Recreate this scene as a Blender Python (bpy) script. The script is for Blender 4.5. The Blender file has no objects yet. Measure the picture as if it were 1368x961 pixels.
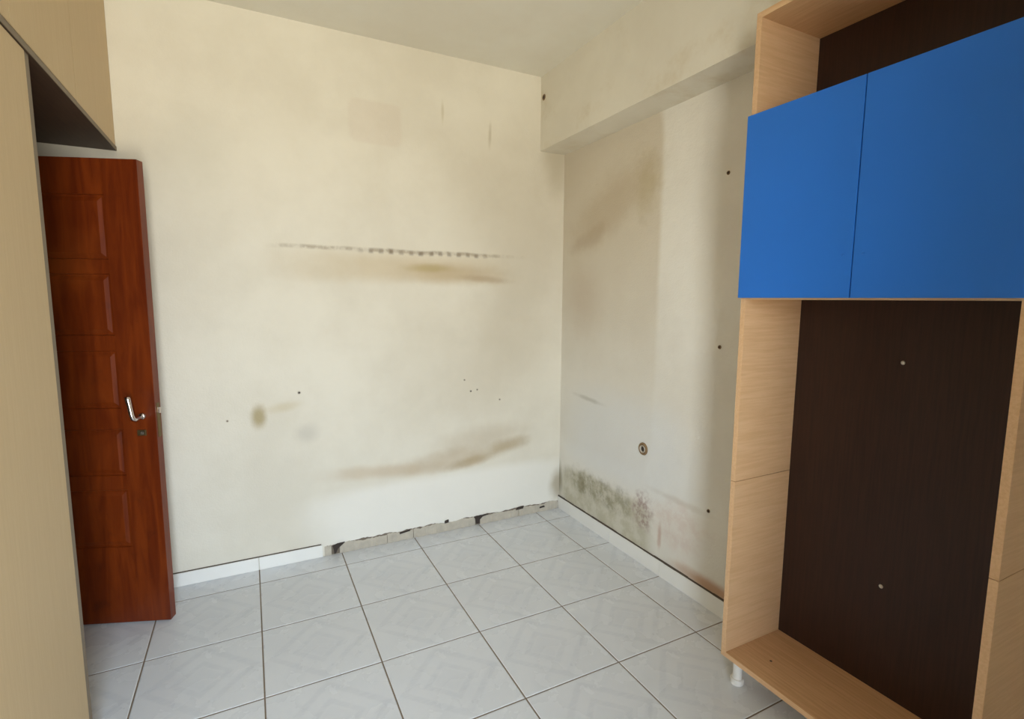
import bpy, bmesh, math, random
from mathutils import Vector, Matrix
random.seed(7)
S = bpy.context.scene
COL = S.collection

# ------------------------------------------------------------------ camera
YAW, PITCH, ROLL = 0.4707, 0.1166, 0.0060
CAM = Vector((-1.761, -2.769, 1.363))
fwd = Vector((math.sin(YAW)*math.cos(PITCH), math.cos(YAW)*math.cos(PITCH), -math.sin(PITCH)))
rt = Vector((math.cos(YAW), -math.sin(YAW), 0)); up = rt.cross(fwd)
r2 = rt*math.cos(ROLL)+up*math.sin(ROLL); u2 = up*math.cos(ROLL)-rt*math.sin(ROLL)
cd = bpy.data.cameras.new('camera'); cam = bpy.data.objects.new('camera', cd); COL.objects.link(cam)
cd.sensor_width = 36; cd.sensor_fit = 'HORIZONTAL'; cd.lens = 689.456/1368*36; cd.clip_start = 0.02
cam.matrix_world = Matrix(((r2.x, u2.x, -fwd.x, CAM.x), (r2.y, u2.y, -fwd.y, CAM.y), (r2.z, u2.z, -fwd.z, CAM.z), (0, 0, 0, 1)))
S.camera = cam

# ------------------------------------------------------------------ daylight
SKY, GROUND, STRENGTH = (0.85, 0.965, 1.15), (0.93, 0.865, 0.77), 27.8
w = bpy.data.worlds.new('world'); S.world = w; w.use_nodes = True
nt = w.node_tree; nt.nodes.clear()
o_ = nt.nodes.new('ShaderNodeOutputWorld'); bg = nt.nodes.new('ShaderNodeBackground')
tc = nt.nodes.new('ShaderNodeTexCoord'); sx = nt.nodes.new('ShaderNodeSeparateXYZ')
mr = nt.nodes.new('ShaderNodeMapRange'); mr.inputs[1].default_value = -0.12; mr.inputs[2].default_value = 0.12
mx = nt.nodes.new('ShaderNodeMix'); mx.data_type = 'RGBA'
mx.inputs[6].default_value = (*GROUND, 1); mx.inputs[7].default_value = (*SKY, 1)
nt.links.new(tc.outputs['Generated'], sx.inputs[0]); nt.links.new(sx.outputs[2], mr.inputs[0])
nt.links.new(mr.outputs[0], mx.inputs[0]); nt.links.new(mx.outputs[2], bg.inputs[0])
bg.inputs[1].default_value = STRENGTH; nt.links.new(bg.outputs[0], o_.inputs[0])

# room: corner of back and right wall at the origin, x to the right, y to the back wall
XL, YF, H = -2.85, -3.45, 2.653
WX0, WX1, WZ0, WZ1 = -2.07, -1.43, 0.06, 2.32          # balcony window in the wall behind the camera
pl = bpy.data.lights.new('window_portal', 'AREA'); pl.shape = 'RECTANGLE'
pl.size = WX1-WX0; pl.size_y = WZ1-WZ0; pl.cycles.is_portal = True
po = bpy.data.objects.new('window_portal', pl); COL.objects.link(po)
po.location = ((WX0+WX1)/2, YF-0.17, (WZ0+WZ1)/2); po.rotation_euler = (math.pi/2, 0, 0)

vs = S.view_settings
vs.view_transform = 'Standard'; vs.look = 'None'; vs.gamma = 1; vs.use_curve_mapping = False
vs.exposure = 0.0

# ------------------------------------------------------------------ helpers
def lin(c):
    return tuple(((v/255)/12.92 if v/255 <= 0.04045 else ((v/255+0.055)/1.055)**2.4) for v in c)

class NB:
    """small node builder"""
    def __init__(s, name, rough=0.5, spec=0.5):
        s.m = bpy.data.materials.new(name); s.m.use_nodes = True; s.t = s.m.node_tree
        s.b = s.t.nodes['Principled BSDF']; s.b.inputs['Roughness'].default_value = rough
        s.b.inputs['Specular IOR Level'].default_value = spec
        s.tc = s.t.nodes.new('ShaderNodeTexCoord'); s.P = s.tc.outputs['Object']; s.cache = {}
    def put(s, sock, v):
        if isinstance(v, bpy.types.NodeSocket): s.t.links.new(v, sock)
        elif isinstance(v, (tuple, list)): sock.default_value = (*v, 1) if len(sock.default_value) == 4 else v
        else: sock.default_value = v
    def f(s, op, a, b=0.0, c=None, clamp=False):
        n = s.t.nodes.new('ShaderNodeMath'); n.operation = op; n.use_clamp = clamp
        s.put(n.inputs[0], a); s.put(n.inputs[1], b)
        if c is not None: s.put(n.inputs[2], c)
        return n.outputs[0]
    def xyz(s, v=None):
        n = s.t.nodes.new('ShaderNodeSeparateXYZ'); s.put(n.inputs[0], v or s.P); return n.outputs
    def noise(s, scale, detail=4, rough=0.55, stretch=None, dist=0.0, off=(0, 0, 0)):
        k = (scale, detail, rough, stretch, dist, off)
        if k in s.cache: return s.cache[k]
        v = s.P
        if stretch or off != (0, 0, 0):
            mp = s.t.nodes.new('ShaderNodeMapping'); mp.inputs[3].default_value = stretch or (1, 1, 1); mp.inputs[1].default_value = off
            s.t.links.new(v, mp.inputs[0]); v = mp.outputs[0]
        n = s.t.nodes.new('ShaderNodeTexNoise'); s.t.links.new(v, n.inputs['Vector'])
        n.inputs['Scale'].default_value = scale; n.inputs['Detail'].default_value = detail
        n.inputs['Roughness'].default_value = rough; n.inputs['Distortion'].default_value = dist
        s.cache[k] = n.outputs[0]; return n.outputs[0]
    def ramp(s, v, a, b, lo=0.0, hi=1.0, smooth=True):
        n = s.t.nodes.new('ShaderNodeMapRange'); n.interpolation_type = 'SMOOTHSTEP' if smooth else 'LINEAR'
        for i, q in enumerate((v, a, b, lo, hi)): s.put(n.inputs[i], q)
        return n.outputs[0]
    def mix(s, fac, a, b, mode='MIX'):
        n = s.t.nodes.new('ShaderNodeMix'); n.data_type = 'RGBA'; n.blend_type = mode
        s.put(n.inputs[0], fac); s.put(n.inputs[6], a); s.put(n.inputs[7], b); return n.outputs[2]
    def blot(s, u, v, cu, cv, ru, rv, soft=0.6, strength=1.0, rot=0.0, power=2.0, namp=0.5, nscale=6.0, mottle=0.0, mscale=20.0):
        """a stain with a shape of its own: an uneven ellipse (power 2) or box (power 8)"""
        du = s.f('SUBTRACT', u, cu); dv = s.f('SUBTRACT', v, cv)
        if rot:
            c, n = math.cos(rot), math.sin(rot)
            du, dv = (s.f('ADD', s.f('MULTIPLY', du, c), s.f('MULTIPLY', dv, n)),
                      s.f('SUBTRACT', s.f('MULTIPLY', dv, c), s.f('MULTIPLY', du, n)))
        a = s.f('POWER', s.f('ABSOLUTE', s.f('DIVIDE', du, ru)), power)
        b = s.f('POWER', s.f('ABSOLUTE', s.f('DIVIDE', dv, rv)), power)
        d = s.f('POWER', s.f('ADD', a, b), 1.0/power)
        if namp:
            nz = s.noise(nscale, 5, 0.6)
            d = s.f('ADD', d, s.f('MULTIPLY', s.f('SUBTRACT', nz, 0.5), namp))
        m = s.ramp(d, 1.0, 1.0-soft, 0.0, strength)
        if mottle:
            mz = s.ramp(s.noise(mscale, 6, 0.65), 0.38, 0.62, 1.0-mottle, 1.0)
            m = s.f('MULTIPLY', m, mz)
        return m
    def bump(s, h, strength=0.2, dist=0.005):
        n = s.t.nodes.new('ShaderNodeBump'); n.inputs['Strength'].default_value = strength
        n.inputs['Distance'].default_value = dist; s.put(n.inputs['Height'], h)
        s.t.links.new(n.outputs[0], s.b.inputs['Normal'])
    def col(s, c): s.put(s.b.inputs['Base Color'], c); return s
    def done(s): return s.m

def plain(name, c, rough=0.5, var=0.08, scale=30, metal=0.0, spec=0.5):
    n = NB(name, rough, spec); n.b.inputs['Metallic'].default_value = metal
    k = lin(c); d = tuple(x*(1-var) for x in k)
    n.col(n.mix(n.noise(scale, 4), d, k)); return n.done()

def obj(name, bm, mat, parent=None, loc=(0, 0, 0), rot=(0, 0, 0), smooth=False):
    me = bpy.data.meshes.new(name); bmesh.ops.recalc_face_normals(bm, faces=bm.faces); bm.to_mesh(me); bm.free()
    if smooth:
        for p in me.polygons: p.use_smooth = True
    o = bpy.data.objects.new(name, me); COL.objects.link(o)
    if mat: me.materials.append(mat)
    o.location = loc; o.rotation_euler = rot; o.parent = parent
    return o

def tag(o, label=None, cat=None, group=None, kind=None):
    if label: o['label'] = label
    if cat: o['category'] = cat
    if group: o['group'] = group
    if kind: o['kind'] = kind
    return o

def empty(name, loc=(0, 0, 0), rz=0.0, parent=None):
    o = bpy.data.objects.new(name, None); COL.objects.link(o); o.location = loc; o.rotation_euler = (0, 0, rz)
    o.empty_display_size = 0.1; o.parent = parent; return o

def box(bm, a, b, bev=0.0):
    a, b = [min(p, q) for p, q in zip(a, b)], [max(p, q) for p, q in zip(a, b)]
    g = bmesh.ops.create_cube(bm, size=1)
    vs_ = g['verts']
    for v in vs_:
        v.co = Vector(((a[i]+b[i])/2 + v.co[i]*(b[i]-a[i]) for i in range(3)))
    if bev:
        es = list({e for v in vs_ for e in v.link_edges})
        bmesh.ops.bevel(bm, geom=es, offset=bev, segments=2, profile=0.7, affect='EDGES')

def bx(name, a, b, mat, parent=None, bev=0.0, org=(0, 0, 0)):
    """box between two points given in world space; origin at org"""
    bm = bmesh.new(); box(bm, a, b, bev)
    if org != (0, 0, 0): bmesh.ops.translate(bm, verts=bm.verts, vec=-Vector(org))
    return obj(name, bm, mat, parent)

def lathe(bm, prof, axis='z', n=24, org=(0, 0, 0)):
    """revolve (r, h) profile around an axis"""
    rings = []
    for r, h in prof:
        ring = []
        for i in range(n):
            t = 2*math.pi*i/n; c, s_ = r*math.cos(t), r*math.sin(t)
            p = {'z': (c, s_, h), 'x': (h, c, s_), 'y': (s_, h, c)}[axis]
            ring.append(bm.verts.new(Vector(p)+Vector(org)))
        rings.append(ring)
    for a, b in zip(rings, rings[1:]):
        for i in range(n):
            bm.faces.new((a[i], a[(i+1) % n], b[(i+1) % n], b[i]))
    if prof[0][0] > 1e-5: bm.faces.new(rings[0][::-1])
    if prof[-1][0] > 1e-5: bm.faces.new(rings[-1])

def tube(bm, pts, rad, n=12):
    """swept tube with per-point radius"""
    pts = [Vector(p) for p in pts]; rings = []
    for i, p in enumerate(pts):
        d = (pts[min(i+1, len(pts)-1)]-pts[max(i-1, 0)]).normalized()
        a = d.orthogonal().normalized() if i == 0 else (rings[-1][1]-d*rings[-1][1].dot(d)).normalized()
        b = d.cross(a); r = rad[i] if isinstance(rad, (list, tuple)) else rad
        rings.append(([bm.verts.new(p+(a*math.cos(2*math.pi*k/n)+b*math.sin(2*math.pi*k/n))*r) for k in range(n)], a))
    for (A, _), (B, _) in zip(rings, rings[1:]):
        for k in range(n): bm.faces.new((A[k], A[(k+1) % n], B[(k+1) % n], B[k]))
    bm.faces.new(rings[0][0][::-1]); bm.faces.new(rings[-1][0])

# ------------------------------------------------------------------ materials
CREAM = (226, 218, 196)
def wall_back_mat():
    n = NB('cream wall paint with damp stains', 0.62, 0.35)
    X, _, Z = n.xyz()
    c = n.mix(n.ramp(n.noise(1.6, 5, 0.6), 0.35, 0.68), lin((230, 223, 206)), lin((220, 212, 194)))
    B = lambda *a, **k: n.blot(X, Z, *a, **k)
    def lay(c, m, rgb): return n.mix(m, c, lin(rgb))
    # whiter patched paint low on the wall
    c = lay(c, B(-0.70, 0.17, 0.95, 0.21, soft=0.35, strength=0.75, power=5, namp=0.15, nscale=3), (240, 236, 226))
    # damp band left by the shelf
    c = lay(c, B(-1.00, 1.525, 0.78, 0.105, soft=0.75, strength=0.42, power=4, namp=0.5, nscale=5), (196, 170, 122))
    c = lay(c, B(-0.72, 1.50, 0.42, 0.075, soft=0.8, strength=0.45, power=3, namp=0.6, nscale=7), (178, 150, 104))
    c = lay(c, B(-0.86, 1.53, 0.20, 0.035, soft=0.9, strength=0.5, power=2, namp=0.7, nscale=9), (172, 150, 84))
    c = lay(c, B(-0.52, 1.475, 0.22, 0.03, soft=0.9, strength=0.45, rot=-0.05, namp=0.8, nscale=9), (160, 130, 96))
    # row of dark drips along the shelf line
    st = n.f('ABSOLUTE', n.f('SUBTRACT', n.f('FRACT', n.f('DIVIDE', n.f('ADD', X, n.f('MULTIPLY', n.noise(9, 2), 0.02)), 0.0545)), 0.5))
    zl = n.f('ADD', Z, n.f('MULTIPLY', n.f('SUBTRACT', n.noise(4, 2), 0.5), 0.025))
    tooth = n.f('MULTIPLY', n.ramp(st, 0.36, 0.08), n.ramp(n.f('ABSOLUTE', n.f('SUBTRACT', zl, 1.607)), 0.019, 0.003))
    tooth = n.f('MULTIPLY', tooth, B(-0.87, 1.607, 0.42, 0.08, soft=0.35, strength=0.72, power=4, namp=0.4, nscale=8, mottle=0.35, mscale=17))
    c = lay(c, tooth, (98, 78, 62))
    line = n.f('MULTIPLY', n.ramp(n.f('ABSOLUTE', n.f('SUBTRACT', zl, 1.612)), 0.016, 0.002), B(-0.98, 1.61, 0.74, 0.1, soft=0.3, strength=0.55, power=5, namp=0.3, mottle=0.8, mscale=22))
    c = lay(c, line, (140, 120, 92))
    # olive spot and its run
    c = lay(c, B(-1.742, 0.785, 0.050, 0.085, soft=0.8, strength=0.72, namp=0.45, nscale=14), (156, 134, 74))
    c = lay(c, B(-1.63, 0.82, 0.12, 0.035, soft=0.9, strength=0.32, rot=0.15, namp=0.4, nscale=9), (196, 176, 124))
    c = lay(c, B(-1.523, 0.675, 0.085, 0.075, soft=0.9, strength=0.26, namp=0.5), (160, 154, 146))
    # second damp band
    c = lay(c, B(-1.12, 0.415, 0.46, 0.055, soft=0.85, strength=0.42, rot=-0.07, power=3, namp=0.6, nscale=6), (186, 156, 116))
    c = lay(c, B(-0.78, 0.43, 0.36, 0.085, soft=0.8, strength=0.42, rot=0.08, power=3, namp=0.6, nscale=6), (176, 150, 112))
    c = lay(c, B(-0.64, 0.395, 0.20, 0.045, soft=0.85, strength=0.5, rot=0.14, namp=0.7, nscale=8), (160, 132, 84))
    c = lay(c, B(-0.52, 0.43, 0.24, 0.06, soft=0.9, strength=0.42, rot=0.15, namp=0.8, nscale=7), (172, 146, 102))
    c = lay(c, B(-0.36, 0.475, 0.20, 0.055, soft=0.85, strength=0.55, rot=0.10, power=3, namp=0.7, nscale=8), (166, 140, 94))
    c = lay(c, B(-0.55, 0.53, 0.45, 0.12, soft=0.9, strength=0.36, rot=0.10, namp=0.6), (176, 154, 122))
    # grime high up, behind the former pictures and by the corner, then broad darker tones
    c = lay(c, B(-1.14, 2.25, 0.145, 0.115, soft=0.18, strength=0.20, power=8, namp=0.10), (206, 184, 164))
    c = lay(c, B(-0.78, 2.36, 0.012, 0.09, soft=0.9, strength=0.35, namp=0.7, nscale=10), (176, 160, 112))
    c = lay(c, B(-0.50, 2.28, 0.014, 0.10, soft=0.9, strength=0.42, rot=-0.04, namp=0.7, nscale=10), (158, 142, 100))
    c = lay(c, B(-1.95, 2.03, 0.22, 0.26, soft=0.9, strength=0.22, namp=0.7, nscale=4), (190, 184, 166))
    c = lay(c, B(-0.06, 2.25, 0.14, 0.34, soft=0.8, strength=0.42, namp=0.6, nscale=5), (160, 146, 112))
    c = lay(c, B(-0.30, 1.35, 0.36, 0.85, soft=0.9, strength=0.25, power=3, namp=0.5, nscale=3), (178, 164, 138))  # broad blots from here, darker across the right half
    c = lay(c, B(-0.62, 1.0, 0.65, 0.55, soft=0.9, strength=0.25, power=3, namp=0.6, nscale=2.5), (190, 176, 150))
    c = lay(c, B(-0.30, 1.90, 0.72, 0.62, soft=0.8, strength=0.30, power=4, namp=0.3, nscale=2.5), (186, 172, 146))  # wide darker tone, upper right half
    c = lay(c, B(0.0, 0.16, 0.10, 0.15, soft=0.8, strength=0.65, namp=0.6, nscale=8), (158, 142, 108))
    c = lay(c, n.ramp(n.noise(34, 3, 0.7), 0.70, 0.80, 0, 0.12), (150, 138, 116))
    n.col(c)
    n.bump(n.f('ADD', n.noise(5, 4), n.f('MULTIPLY', n.noise(120, 2), 0.15)), 0.35, 0.012)
    return n.done()

def wall_right_mat():
    n = NB('cream wall paint with mould', 0.62, 0.35)
    _, Y, Z = n.xyz()
    c = n.mix(n.ramp(n.noise(1.7, 5, 0.6), 0.35, 0.68), lin((232, 227, 215)), lin((224, 218, 205)))
    B = lambda *a, **k: n.blot(Y, Z, *a, **k)
    def lay(c, m, rgb): return n.mix(m, c, lin(rgb))
    # cool skylight painted into the colour low on the wall
    c = lay(c, B(-0.62, 0.60, 0.70, 0.34, soft=0.6, strength=0.55, power=3, namp=0.4, nscale=3), (222, 224, 224))
    # outline of the furniture that stood here
    c = lay(c, n.f('MULTIPLY', B(-0.40, 1.42, 0.475, 1.0, soft=0.09, strength=0.52, power=9, namp=0.05, nscale=6), n.ramp(Z, 0.70, 1.75, 0.15, 1.0)), (190, 172, 140))
    c = lay(c, B(-0.45, 1.86, 0.48, 0.20, soft=0.75, strength=0.38, rot=-0.42, namp=1.1, nscale=5), (172, 148, 110))
    c = lay(c, B(-0.30, 1.72, 0.26, 0.07, soft=0.8, strength=0.30, rot=-0.3, namp=1.2, nscale=8), (160, 136, 104))
    c = lay(c, B(-0.76, 1.92, 0.13, 0.20, soft=0.85, strength=0.40, namp=1.3, nscale=9), (168, 148, 98))
    c = lay(c, B(-0.25, 1.35, 0.26, 0.30, soft=0.9, strength=0.30, namp=0.6, nscale=5), (184, 160, 134))
    c = lay(c, B(-0.30, 0.78, 0.20, 0.02, soft=0.9, strength=0.4, rot=0.06, namp=0.9, nscale=9), (150, 142, 122))
    # mould above the skirting
    c = lay(c, B(-0.45, 0.17, 0.48, 0.17, soft=0.28, strength=0.75, power=5, namp=0.5, nscale=7, mottle=0.4, mscale=14), (180, 172, 142))
    c = lay(c, B(-0.43, 0.26, 0.42, 0.11, soft=0.7, strength=0.62, power=3, namp=1.1, nscale=10, mottle=0.85, mscale=24), (128, 120, 92))
    c = lay(c, B(-0.25, 0.25, 0.05, 0.09, soft=0.7, strength=0.6, namp=0.8, nscale=10), (132, 122, 88))
    c = lay(c, B(-0.80, 0.28, 0.10, 0.13, soft=0.6, strength=0.75, namp=1.0, nscale=14, mottle=0.9, mscale=30), (150, 120, 112))
    c = lay(c, B(0.0, 0.2, 0.05, 0.16, soft=0.8, strength=0.7, namp=0.5, nscale=8), (134, 124, 92))
    c = lay(c, B(-1.05, 0.30, 0.24, 0.18, soft=0.7, strength=0.45, namp=0.7, nscale=8, mottle=0.6, mscale=20), (206, 180, 166))
    c = lay(c, B(-0.93, 0.20, 0.02, 0.10, soft=0.9, strength=0.55, namp=0.9, nscale=14), (182, 138, 112))
    c = lay(c, B(-1.28, 0.105, 0.34, 0.05, soft=0.85, strength=0.75, namp=0.6, nscale=8), (176, 118, 66))
    c = lay(c, B(-1.05, 0.42, 0.28, 0.025, soft=0.9, strength=0.22, namp=0.8, nscale=9), (170, 150, 122))
    c = lay(c, n.ramp(n.noise(40, 3, 0.7), 0.70, 0.80, 0, 0.16), (140, 128, 108))
    n.col(c)
    n.bump(n.f('ADD', n.noise(6, 4), n.f('MULTIPLY', n.noise(110, 2), 0.2)), 0.4, 0.012)
    return n.done()

def plaster(name, a, b, stain=None):
    n = NB(name, 0.65, 0.3)
    c = n.mix(n.ramp(n.noise(1.5, 5, 0.6), 0.35, 0.68), lin(a), lin(b))
    if stain: c = n.mix(n.ramp(n.noise(3.2, 6, 0.65, off=(3, 1, 2)), 0.50, 0.74, 0, 0.5), c, lin(stain))
    n.col(c); n.bump(n.noise(7, 4), 0.3, 0.01); return n.done()

def tile_mat():
    n = NB('glazed tile with faint diamond print', 0.22, 0.5)
    X, Y, Z = n.xyz()
    nz = n.noise(14, 4, 0.6)
    d = n.f('DIVIDE', n.f('ADD', n.f('ABSOLUTE', X), n.f('ABSOLUTE', Y)), 0.2)
    d = n.f('ADD', d, n.f('MULTIPLY', n.f('SUBTRACT', nz, 0.5), 0.14))
    def ring(r, wd): return n.ramp(n.f('ABSOLUTE', n.f('SUBTRACT', d, r)), wd, wd*0.35)
    streak = n.ramp(n.noise(30, 3, 0.6, stretch=(0.35, 1.6, 1), dist=1.2), 0.40, 0.62)
    m = n.f('MAXIMUM', n.f('MULTIPLY', ring(0.44, 0.11), 0.9), n.f('MULTIPLY', ring(0.86, 0.12), 0.8))
    m = n.f('MULTIPLY', m, n.f('ADD', n.f('MULTIPLY', streak, 0.5), 0.5))
    m = n.f('MAXIMUM', m, n.f('MULTIPLY', n.ramp(d, 0.36, 0.28), 0.35))
    base = n.mix(n.noise(5, 3), lin((225, 227, 229)), lin((217, 220, 223)))
    n.col(n.mix(n.f("MULTIPLY", m, 0.36), base, lin((190, 194, 201))))
    n.put(n.b.inputs['Roughness'], n.ramp(n.noise(6, 4), 0.3, 0.7, 0.20, 0.32))
    return n.done()

def wood_mat(name, a, b, axis, rough=0.42, fleck=0.16):
    """light laminate, grain runs along the given axis"""
    n = NB(name, rough, 0.4)
    st = {'x': (1.2, 26, 26), 'y': (26, 1.2, 26), 'z': (26, 26, 1.2)}[axis]
    g = n.noise(5, 5, 0.6, stretch=st); g2 = n.noise(16, 3, 0.6, stretch=tuple(v*1.0 for v in st))
    c = n.mix(n.ramp(g, 0.3, 0.7), lin(a), lin(b))
    c = n.mix(n.ramp(g2, 0.56, 0.70, 0, fleck), c, lin(tuple(v*0.82 for v in b)))
    n.col(c); return n.done()

def door_wood():
    n = NB('varnished red brown wood', 0.36, 0.4)
    g = n.noise(3, 6, 0.6, stretch=(9, 9, 0.8), dist=0.8)
    c = n.mix(n.ramp(g, 0.3, 0.7), lin((122, 50, 10)), lin((94, 32, 5)))
    c = n.mix(n.ramp(n.noise(7, 4, 0.6), 0.56, 0.75, 0, 0.55), c, lin((62, 22, 10)))
    c = n.mix(n.ramp(n.noise(2.2, 3, 0.6, off=(4, 0, 1)), 0.5, 0.75, 0, 0.5), c, lin((146, 70, 22)))
    n.col(c); n.bump(g, 0.15, 0.004); return n.done()

M = {}
M['wall_b'] = wall_back_mat(); M['wall_r'] = wall_right_mat()
M['wall'] = plaster('cream wall paint', (233, 229, 216), (226, 221, 207))
M['ceil'] = plaster('cream ceiling paint', (232, 228, 214), (226, 220, 204))
M['beam'] = plaster('cream beam paint with brown damp', (228, 222, 206), (220, 213, 196), (196, 178, 142))
M['tile'] = tile_mat()
M['grout'] = plain('brown dirty grout', (128, 112, 94), 0.9)
M['skirt'] = plain('white glazed skirting tile', (240, 237, 229), 0.22, 0.05, 8)
M['dirt'] = plain('dark dirty joint', (96, 84, 70), 0.95, 0.3, 60)
M['scar'] = plain('bare grey brown plaster', (206, 196, 178), 0.95, 0.35, 26)
M['crack'] = plain('dusty crack', (134, 120, 104), 0.95, 0.4, 50)
M['void'] = plain('dark broken hole', (70, 60, 54), 1.0, 0.3, 60)
M['maple_x'] = wood_mat('light maple laminate grain across', (218, 179, 137), (208, 167, 124), 'x')
M['maple_y'] = wood_mat('light maple laminate grain along', (220, 182, 138), (208, 166, 122), 'y')
M['maple_b'] = wood_mat('worn maple laminate', (222, 180, 136), (206, 162, 118), 'y', 0.5)
M['beige_z'] = wood_mat('beige laminate front', (204, 178, 136), (200, 173, 131), 'z', 0.5, 0.08)
M['edge'] = plain('grey brown edging', (132, 116, 96), 0.6, 0.2)
M['wenge'] = wood_mat('dark wenge laminate', (56, 32, 22), (44, 25, 17), 'z', 0.55)
M['wengeu'] = wood_mat('dark brown laminate underside', (72, 54, 38), (58, 42, 30), 'y', 0.55)
M['blue'] = plain('blue melamine', (38, 112, 204), 0.5, 0.06, 4, spec=0.35)
M['white'] = plain('white plastic', (232, 228, 220), 0.4, 0.04)
M['pvc'] = plain('white window frame', (236, 236, 232), 0.35, 0.04)
M['door'] = door_wood()
M['chrome'] = plain('worn chrome', (226, 216, 210), 0.22, 0.1, 40, metal=1.0)
M['brass'] = plain('tarnished brass', (128, 108, 72), 0.45, 0.3, 60, metal=0.8)
M['rust'] = plain('rusty brown pipe end', (150, 120, 84), 0.8, 0.4, 80)
def glass():
    m = bpy.data.materials.new('clear window glass'); m.use_nodes = True; t = m.node_tree; t.nodes.clear()
    o = t.nodes.new('ShaderNodeOutputMaterial'); mx_ = t.nodes.new('ShaderNodeMixShader'); tr = t.nodes.new('ShaderNodeBsdfTransparent')
    gl = t.nodes.new('ShaderNodeBsdfGlossy'); gl.inputs['Roughness'].default_value = 0.0
    tr.inputs[0].default_value = (0.96, 0.98, 0.97, 1); fr = t.nodes.new('ShaderNodeFresnel'); fr.inputs[0].default_value = 1.45
    t.links.new(fr.outputs[0], mx_.inputs[0]); t.links.new(tr.outputs[0], mx_.inputs[1]); t.links.new(gl.outputs[0], mx_.inputs[2])
    t.links.new(mx_.outputs[0], o.inputs[0]); return m
M['glass'] = glass()

# ------------------------------------------------------------------ room shell
TH = 0.15
DY0, DY1, DZ = -0.06, -0.86, 1.90                     # doorway in the left wall
XC = -4.0                                             # hall beyond the doorway
def struct(name, boxes, mat, label):
    bm = bmesh.new()
    for a, b in boxes: box(bm, a, b)
    return tag(obj(name, bm, mat), label, kind='structure')
struct('wall_back', [((XC, 0, -0.1), (TH, TH, H+0.1))], M['wall_b'], 'cream back wall with damp stains and a row of shelf marks')
struct('wall_right', [((0, YF-TH, -0.1), (TH, 0, H+0.1))], M['wall_r'], 'cream wall with mould low down beside the shelf unit')
struct('wall_left', [((XL-TH, DY0, 0), (XL, 0, H)), ((XL-TH, DY1, DZ), (XL, DY0, H)), ((XL-TH, YF, 0), (XL, DY1, H))], M['wall'],
       'cream wall with the doorway behind the wardrobe')
struct('wall_front', [((XC, YF-TH, -0.1), (WX0, YF, H+0.1)), ((WX1, YF-TH, -0.1), (0, YF, H+0.1)),
                      ((WX0, YF-TH, WZ1), (WX1, YF, H+0.1)), ((WX0, YF-TH, -0.1), (WX1, YF, WZ0))], M['wall'],
       'cream wall with the balcony window')
struct('wall_hall', [((XC-TH, YF, 0), (XC, 0, H))], M['wall'], 'plain hall wall beyond the doorway')
struct('ceiling', [((XC, YF, H), (0, 0, H+0.1))], M['ceil'], 'plain cream painted ceiling')
struct('trim_1', [((-0.171, YF, 2.236), (0, 0, H))], M['beam'], 'stained cream ceiling beam along the wall top')

# floor: grout bed and single tiles
T, GX, GY, GAP = 0.40, -0.1745, -0.1438, 0.0050
floor = struct('floor', [((XC, YF, -0.1), (0, 0, -0.0015))], M['grout'], 'floor of white glazed tiles with faint diamond print and brown joints')
def tile_mesh(x0, x1, y0, y1):
    bm = bmesh.new(); e = 0.0025
    lo = [bm.verts.new((x, y, -0.006)) for x, y in ((x0, y0), (x1, y0), (x1, y1), (x0, y1))]
    md = [bm.verts.new((v.co.x, v.co.y, -0.001)) for v in lo]
    hi = [bm.verts.new((x, y, 0.0)) for x, y in ((x0+e, y0+e), (x1-e, y0+e), (x1-e, y1-e), (x0+e, y1-e))]
    for A, Bq in ((lo, md), (md, hi)):
        for i in range(4): bm.faces.new((A[i], A[(i+1) % 4], Bq[(i+1) % 4], Bq[i]))
    bm.faces.new(hi)
    bmesh.ops.recalc_face_normals(bm, faces=bm.faces)
    me = bpy.data.meshes.new('tile'); bm.to_mesh(me); bm.free(); me.materials.append(M['tile']); return me
cache = {}
for i in range(-1, 8):
    for j in range(-1, 9):
        cx, cy = GX-T/2-i*T, GY-T/2-j*T
        x0, x1 = max(cx-T/2+GAP/2, XL), min(cx+T/2-GAP/2, -0.002)
        y0, y1 = max(cy-T/2+GAP/2, YF), min(cy+T/2-GAP/2, -0.002)
        if x1-x0 < 0.02 or y1-y0 < 0.02: continue
        k = tuple(round(v, 4) for v in (x0-cx, x1-cx, y0-cy, y1-cy))
        if k not in cache: cache[k] = tile_mesh(*k)
        t = bpy.data.objects.new('tile', cache[k]); COL.objects.link(t); t.location = (cx, cy, 0); t.parent = floor
        t.rotation_euler = (random.uniform(-1, 1)*0.0012, random.uniform(-1, 1)*0.0012, 0)

# skirting
br = empty('baseboard_right'); tag(br, 'white glazed skirting tiles below the mouldy wall', kind='structure')
y = -0.004; ys = [0.0]+[GY-T*k for k in range(0, 9) if GY-T*k > YF]+[YF]
for a, b in zip(ys, ys[1:]):
    if a-b < 0.03: continue
    bx('skirting_tile', (-0.009, a-0.001, 0.0005), (-0.0005, b+0.001, 0.080), M['skirt'], br, 0.0015)
bm = bmesh.new(); pts = 46
for k in range(pts):                                   # dirty uneven joint on top of the skirting
    a, b = YF*k/pts, YF*(k+1)/pts
    h = 0.004+0.003*random.random(); box(bm, (-0.006-0.002*random.random(), a, 0.080), (0, b, 0.080+h))
obj('grout_joint', bm, M['dirt'], br)

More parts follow.
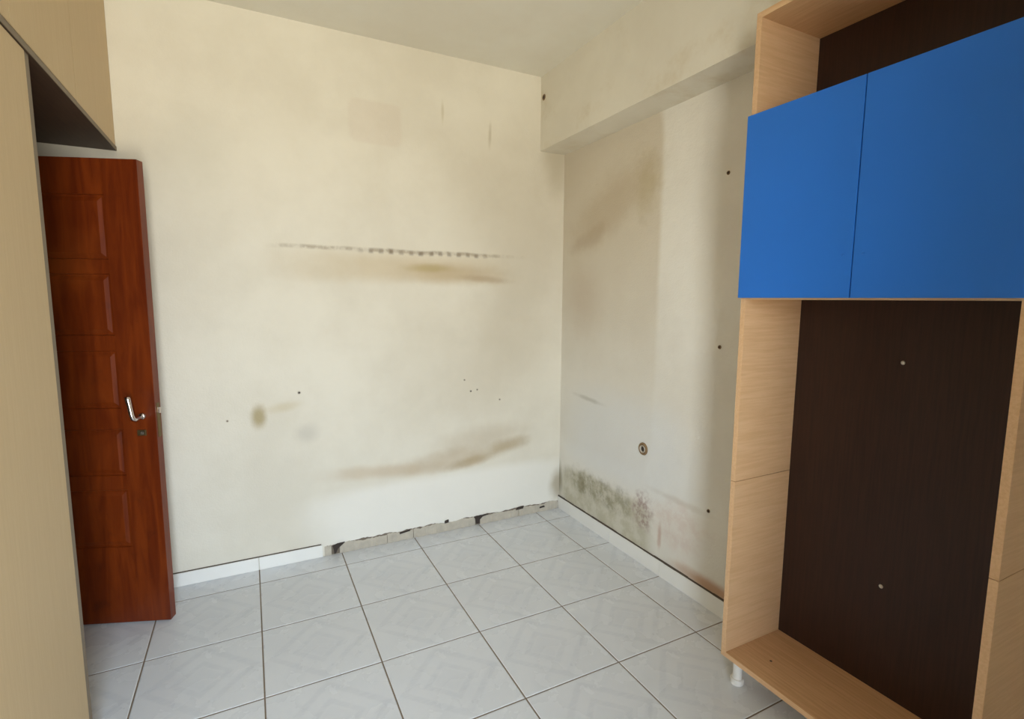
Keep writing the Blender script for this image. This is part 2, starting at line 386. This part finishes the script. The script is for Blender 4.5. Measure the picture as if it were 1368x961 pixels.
bb = empty('baseboard_back'); tag(bb, 'broken white skirting along the back wall with bare plaster', kind='structure')
for a, b in ((-2.80, -2.576), (-2.573, -2.176), (-2.173, -1.776), (-1.773, -1.472)):
    bx('skirting_tile', (a, -0.009, 0.0005), (b, -0.0005, 0.066), M['skirt'], bb, 0.0015)
bx('grout_joint', (-2.80, -0.005, 0.066), (-1.478, 0, 0.0695), M['dirt'], bb)
def jag(xa, xb, n, base, amp):
    out, w_ = [], 0.0
    for i in range(n+1):
        w_ = 0.75*w_+random.uniform(-amp, amp)
        out.append((xa+(xb-xa)*i/n+(random.uniform(-0.002, 0.002) if 0 < i < n else 0), base+w_))
    return out
def scar(name, top, thick, mat, bot=0.0005):
    bm = bmesh.new(); prev = None
    for x, z in top:
        t_ = thick*random.uniform(0.6, 1.1)
        v = [bm.verts.new(p) for p in ((x, -t_*1.5, bot), (x, -t_, z*0.8), (x, -0.0003, z), (x, -0.0003, bot))]
        if prev:
            for i in range(4): bm.faces.new((prev[i], prev[(i+1) % 4], v[(i+1) % 4], v[i]))
        else: bm.faces.new(v)
        prev = v
    bm.faces.new(prev[::-1]); return obj(name, bm, mat, bb)
scar('crack', jag(-1.45, -0.005, 130, 0.0545, 0.0035), 0.0012, M['crack'])
segs = [(-1.462, -1.428), (-1.385, -1.132), (-1.129, -0.982), (-0.979, -0.60), (-0.565, -0.302), (-0.299, -0.012)]
for a, b in segs:
    n_ = max(4, int((b-a)/0.010)); scar('bare_plaster', jag(a, b, n_, 0.052, 0.0035), 0.0055, M['scar'])
def hole(x, pts_):
    bm = bmesh.new(); f = [bm.verts.new((x+px, -0.0085, pz)) for px, pz in pts_]; bk = [bm.verts.new((x+px, -0.0005, pz)) for px, pz in pts_]
    bm.faces.new(f); bm.faces.new(bk[::-1])
    for i in range(len(f)): bm.faces.new((f[i], f[(i+1) % len(f)], bk[(i+1) % len(f)], bk[i]))
    return obj('broken_gap', bm, M['void'], bb)
hole(-1.41, ((-0.004, 0.004), (0.004, 0.006), (0.016, 0.030), (0.042, 0.050), (0.052, 0.058), (0.014, 0.057), (-0.012, 0.048), (-0.006, 0.026)))
hole(-0.585, ((-0.006, 0.010), (0.014, 0.006), (0.016, 0.03), (0.035, 0.046), (0.075, 0.054), (0.02, 0.056), (-0.022, 0.052), (-0.010, 0.036)))
hole(-0.30, ((-0.02, 0.044), (0.03, 0.046), (0.034, 0.062), (-0.01, 0.056)))
hole(-0.13, ((-0.02, 0.024), (0.02, 0.027), (0.014, 0.037), (-0.016, 0.034)))
hole(-0.78, ((-0.012, 0.05), (0.012, 0.052), (0.012, 0.068), (-0.01, 0.064)))
hole(-1.03, ((-0.03, 0.040), (0.03, 0.048), (0.03, 0.053), (-0.03, 0.046)))

# window behind the camera
wn = empty('window_1', ((WX0+WX1)/2, YF, 0)); tag(wn, 'white framed glazed balcony window', kind='structure')
def wbox(name, a, b, mat, bev=0.0): return bx(name, a, b, mat, wn, bev, tuple(wn.location))
fy0, fy1 = YF-0.10, YF-0.04
for a, b in (((WX0, WZ0), (WX0+0.05, WZ1)), ((WX1-0.05, WZ0), (WX1, WZ1)), ((WX0+0.05, WZ0), (WX1-0.05, WZ0+0.06)), ((WX0+0.05, WZ1-0.05), (WX1-0.05, WZ1))):
    wbox('window_frame', (a[0], fy0, a[1]), (b[0], fy1, b[1]), M['pvc'], 0.003)
wbox('pane', (WX0+0.05, YF-0.072, WZ0+0.06), (WX1-0.05, YF-0.068, WZ1-0.05), M['glass'])

# ------------------------------------------------------------------ door
DW, DT, DH = 0.735, 0.040, 1.884
ANG = math.radians(20.5)
# local x runs from the hinge to the free edge, local -y faces the room
fx, fy = -2.116, -0.298
dr = empty('door_1', (fx-DW*math.cos(ANG), fy+DW*math.sin(ANG), 0.006), -ANG)
tag(dr, 'red brown varnished panelled wooden door standing open', kind='structure')
rows = [(1.50, 1.745), (1.205, 1.445), (0.912, 1.145), (0.635, 0.828), (0.330, 0.575)]
cols = [(0.128, DW-0.128)]
bm = bmesh.new()
zs = DH-0.006
for a, b in ((0, cols[0][0]), (cols[0][1], DW)): box(bm, (a, 0, 0), (b, DT, zs), 0.0015)
edges = [0.0]+[v for r in sorted(rows) for v in r]+[zs]
for c0, c1 in cols:
    for k in range(0, len(edges), 2): box(bm, (c0, 0.0005, edges[k]), (c1, DT-0.0005, edges[k+1]))
obj('leaf', bm, M['door'], dr)
for c0, c1 in cols:
    for z0, z1 in rows:
        bm = bmesh.new()
        def rect(i, yy): return [bm.verts.new(p) for p in ((c0+i, yy, z0+i), (c1-i, yy, z0+i), (c1-i, yy, z1-i), (c0+i, yy, z1-i))]
        L = [rect(0, 0.0008), rect(0.003, 0.007), rect(0.010, 0.0075), rect(0.025, 0.0030)]
        for A, Bq in zip(L, L[1:]):
            for i in range(4): bm.faces.new((A[i], A[(i+1) % 4], Bq[(i+1) % 4], Bq[i]))
        bm.faces.new(L[-1])
        bk = rect(0, DT-0.01)
        for i in range(4): bm.faces.new((L[0][i], L[0][(i+1) % 4], bk[(i+1) % 4], bk[i]))
        bm.faces.new(bk[::-1]); obj('panel', bm, M['door'], dr)
hx, hz = DW-0.050, 0.880
hd = empty('lever_handle', (hx, 0, hz), parent=dr); tag(hd, 'chrome lever turned upwards')
bm = bmesh.new(); lathe(bm, ((0.0, -0.009), (0.010, -0.009), (0.013, -0.006), (0.0145, 0.0)), 'y'); obj('rosette', bm, M['chrome'], hd, smooth=True)
bm = bmesh.new()
tube(bm, ((0, -0.004, 0), (0, -0.03, -0.003), (-0.001, -0.047, -0.004), (-0.004, -0.054, 0.002), (-0.007, -0.056, 0.016), (-0.012, -0.055, 0.05), (-0.017, -0.054, 0.075), (-0.019, -0.054, 0.086), (-0.0195, -0.054, 0.090)),
     (0.0085, 0.0078, 0.0085, 0.009, 0.0088, 0.0085, 0.0105, 0.0105, 0.006), 14)
obj('lever', bm, M['chrome'], hd, smooth=True)
bm = bmesh.new(); box(bm, (hx-0.022, -0.004, 0.800), (hx+0.012, 0.0, 0.824), 0.003); kp = obj('keyhole_plate', bm, M['brass'], dr)
bm = bmesh.new(); lathe(bm, ((0.0, -0.010), (0.006, -0.010), (0.008, -0.004)), 'y', org=(hx-0.002, 0, 0.812)); obj('lock_cylinder', bm, M['dirt'], kp, smooth=True)
bx('lock_faceplate', (DW, 0.010, 0.79), (DW+0.0015, 0.030, 0.93), M['brass'], dr)
bx('latch_bolt', (DW, 0.013, 0.888), (DW+0.008, 0.027, 0.912), M['chrome'], dr, 0.002)
for z in (0.25, 1.0, 1.65):
    bm = bmesh.new(); lathe(bm, ((0.006, z-0.04), (0.006, z+0.04)), 'z', 10, org=(-0.004, DT-0.006, 0)); obj('hinge', bm, M['brass'], dr)
# casing around the doorway
cs = empty('trim_2', (XL, (DY0+DY1)/2, 0)); tag(cs, 'red brown wooden casing of the doorway', kind='structure')
for a, b in (((XL-TH, DY0-0.035, 0), (XL+0.012, DY0, DZ)), ((XL-TH, DY1, 0), (XL+0.012, DY1+0.035, DZ)), ((XL-TH, DY1+0.035, DZ-0.01), (XL+0.012, DY0-0.035, DZ))):
    bx('jamb', a, b, M['door'], cs, 0.002, tuple(cs.location))

# ------------------------------------------------------------------ wardrobe and overhead cabinet on the left
WF = -2.227
WY0, WY1, WH = -0.972, -2.60, 1.972
wd = empty('wardrobe', (-2.54, (WY0+WY1)/2, 0)); tag(wd, 'tall beige laminate wardrobe standing beside the wooden door', 'wardrobe')
O = tuple(wd.location)
cf = WF-0.020
bx('side_panel', (XL+0.01, WY0-0.033, 0), (cf+0.018, WY0, WH-0.001), M['edge'], wd, 0.001, O)
bx('side_panel', (XL+0.01, WY1, 0), (cf+0.018, WY1+0.018, WH-0.001), M['beige_z'], wd, 0.001, O)
bx('back_panel', (XL+0.003, WY1+0.018, 0.08), (XL+0.01, WY0-0.033, WH-0.02), M['wenge'], wd, 0, O)
bx('plinth', (cf-0.04, WY1+0.018, 0), (cf-0.02, WY0-0.033, 0.078), M['edge'], wd, 0, O)
bx('bottom_panel', (XL+0.01, WY1+0.018, 0.078), (cf, WY0-0.033, 0.096), M['wenge'], wd, 0, O)
bx('top_panel', (XL+0.01, WY1+0.018, WH-0.02), (cf, WY0-0.033, WH-0.001), M['wenge'], wd, 0, O)
yd = WY0-0.034; dw = (yd-WY1)/3
for k in range(3):
    bx('door', (cf+0.002, yd-k*dw-0.001, 0.06), (WF, yd-(k+1)*dw+0.002, WH-0.003), M['beige_z'], wd, 0.001, O)
oh = empty('overhead_cabinet', (-2.54, WY1/2, WH)); tag(oh, 'beige overhead cabinet bridging the doorway, with dark underside', 'cabinet')
O = tuple(oh.location); OT = 2.62
bx('bottom_panel', (XL+0.003, WY1, WH), (WF+0.002, -0.003, WH+0.016), M['wengeu'], oh, 0, O)
bx('edge_strip', (WF+0.002, WY1, WH), (WF+0.004, -0.003, WH+0.016), M['edge'], oh, 0, O)
bx('top_panel', (XL+0.003, WY1, OT-0.018), (cf, -0.003, OT), M['beige_z'], oh, 0, O)
for ya, yb in ((-0.003, -0.021), (-0.556, -0.574), (-1.3, -1.318), (WY1+0.018, WY1)):
    bx('side_panel', (XL+0.01, ya, WH+0.016), (cf, yb, OT-0.018), M['beige_z'], oh, 0, O)
bx('back_panel', (XL+0.003, WY1, WH+0.016), (XL+0.01, -0.003, OT-0.018), M['wenge'], oh, 0, O)
bx('fixed_panel', (cf+0.001, -0.003, WH+0.018), (WF, -0.5555, OT), M['beige_z'], oh, 0, O)
for ya, yb in ((-0.5570, -1.080), (-1.083, -1.60), (-1.603, -2.10), (-2.103, -2.598)):
    bx('door', (cf+0.001, ya, WH+0.023), (WF, yb, OT), M['beige_z'], oh, 0, O)

# ------------------------------------------------------------------ shelf unit on the right wall
CX, CY0, CY1 = -0.305, -1.578, -2.297
PT = 0.018
cb = empty('shelf_unit', (-0.155, (CY0+CY1)/2, 0)); tag(cb, 'tall maple shelf unit with blue doors and dark back on the right wall', 'shelf unit')
O = tuple(cb.location)
def cbx(name, a, b, mat, bev=0.0008): return bx(name, a, b, mat, cb, bev, O)
zb, zt, zj = 0.100, 2.250, 0.746
for ya, yb in ((CY0, CY0-PT), (CY1+PT, CY1)):
    cbx('side_panel', (CX, ya, zb), (-0.010, yb, zj-0.0008), M['maple_x'])
    cbx('side_panel', (CX, ya, zj+0.0008), (-0.010, yb, zt), M['maple_x'])
ya, yb = CY0-PT, CY1+PT
bt = cbx('bottom_panel', (CX, ya, zb), (-0.018, yb, zb+PT), M['maple_b'])
cbx('top_panel', (CX, ya, zt-PT), (-0.018, yb, zt), M['maple_y'])
bk = cbx('back_panel', (-0.018, ya, zb), (-0.0105, yb, zt), M['wenge'])
cbx('shelf', (CX, ya, 1.366), (-0.0185, yb, 1.366+PT), M['maple_y'])
cbx('shelf', (CX, ya, 1.922), (-0.0185, yb, 1.922+PT), M['maple_y'])
ym = -1.9365
for a, b in ((CY0-0.003, ym+0.0016), (ym-0.0016, CY1+0.001)):
    d = cbx('door', (CX-0.020, a, 1.3715), (CX-0.0015, b, 1.9405), M['blue'], 0.0012)
    s = 1 if b > ym else -1
    bm = bmesh.new(); lathe(bm, ((0.0, -0.0015), (0.003, -0.0012), (0.0035, 0.0)), 'x', 10, org=(CX-0.020-O[0], ym+s*0.026-O[1], 1.487-O[2]))
    tag(obj('screw_head', bm, M['blue'], d, smooth=True))
for py, pz in ((-1.931, 1.180), (-1.928, 0.466)):
    bm = bmesh.new(); lathe(bm, ((0.0, -0.0215), (0.004, -0.021), (0.0065, -0.018)), 'x', 14, org=(-O[0], py-O[1], pz-O[2])); obj('screw_cap', bm, M['white'], bk, smooth=True)
bm = bmesh.new(); lathe(bm, ((0.0, zb+PT+0.0006), (0.004, zb+PT+0.0004), (0.0045, zb+PT)), 'z', 10, org=(-0.20-O[0], -1.70-O[1], 0)); obj('worn_spot', bm, M['dirt'], bt)
for px in (-0.262, -0.055):
    for py in (-1.618, CY1+0.04):
        bm = bmesh.new()
        lathe(bm, ((0.0, 0.0), (0.0215, 0.0), (0.0230, 0.003), (0.0230, 0.018), (0.0215, 0.021), (0.0170, 0.022), (0.0158, 0.028), (0.0158, 0.094), (0.020, 0.095), (0.020, 0.0995), (0.0, 0.0995)), 'z', 24, org=(px-O[0], py-O[1], 0))
        ft = obj('foot', bm, M['white'], cb, smooth=False)

# ------------------------------------------------------------------ things in the walls
def anchor(name, loc, axis, r, label, cat, group=None, mat='void', lip='rust'):
    """plug set in the wall: a low lip around a dark hole"""
    e = empty(name, loc); tag(e, label, cat, group)
    bm = bmesh.new(); lathe(bm, ((r*0.55, -0.0006), (r*0.62, -0.0030), (r*0.85, -0.0034), (r, -0.0004)), axis, 14); obj('lip', bm, M[lip], e, smooth=True)
    bm = bmesh.new(); lathe(bm, ((0.0, -0.0012), (r*0.6, -0.0010)), axis, 14); obj('hole', bm, M[mat], e)
    return e
for z, y_, t_ in ((1.877, -1.234, 'uppermost'), (1.167, -1.236, 'middle'), (0.442, -1.222, 'lowest')):
    anchor('wall_plug', (0, y_, z), 'x', 0.0085, f'dark wall plug beside the shelf unit, {t_} of the three', 'wall plug', 'wall plugs beside the shelf unit')
for x, z, r, t_ in ((-1.554, 0.888, 0.008, 'dark screw hole right of the olive stain on the back wall'), (-1.877, 0.775, 0.006, 'faint screw hole left of the olive stain, near the door'),
                    (-0.661, 0.894, 0.006, 'small hole uppermost of the cluster above the low brown stain'), (-0.622, 0.825, 0.007, 'darkest hole of the cluster above the low brown stain'),
                    (-0.581, 0.831, 0.006, 'small hole beside the darkest one above the low brown stain'), (-0.434, 0.760, 0.006, 'small hole of the cluster closest to the room corner')):
    anchor('screw_hole', (x, 0, z), 'y', r, t_, 'screw hole', 'screw holes in the back wall', 'void' if r > 0.0065 else 'crack', 'scar')
anchor('bolt_hole', (-0.171, -0.035, 2.530), 'x', 0.018, 'dark bolt hole at the end of the ceiling beam', 'bolt hole')
pe = empty('pipe_outlet', (0, -0.791, 0.608)); tag(pe, 'round open pipe end in the wall above the mould', 'pipe outlet')
bm = bmesh.new(); lathe(bm, ((0.021, -0.0005), (0.022, -0.006), (0.027, -0.008), (0.031, -0.005), (0.033, -0.0003)), 'x', 24); obj('collar', bm, M['rust'], pe, smooth=True)
bm = bmesh.new(); lathe(bm, ((0.0155, -0.001), (0.016, -0.009), (0.0175, -0.010), (0.019, -0.009), (0.0195, -0.001)), 'x', 24); obj('pipe', bm, M['scar'], pe, smooth=True)
bm = bmesh.new(); lathe(bm, ((0.0, -0.0012), (0.0215, -0.0010)), 'x', 24); obj('hole', bm, M['void'], pe)
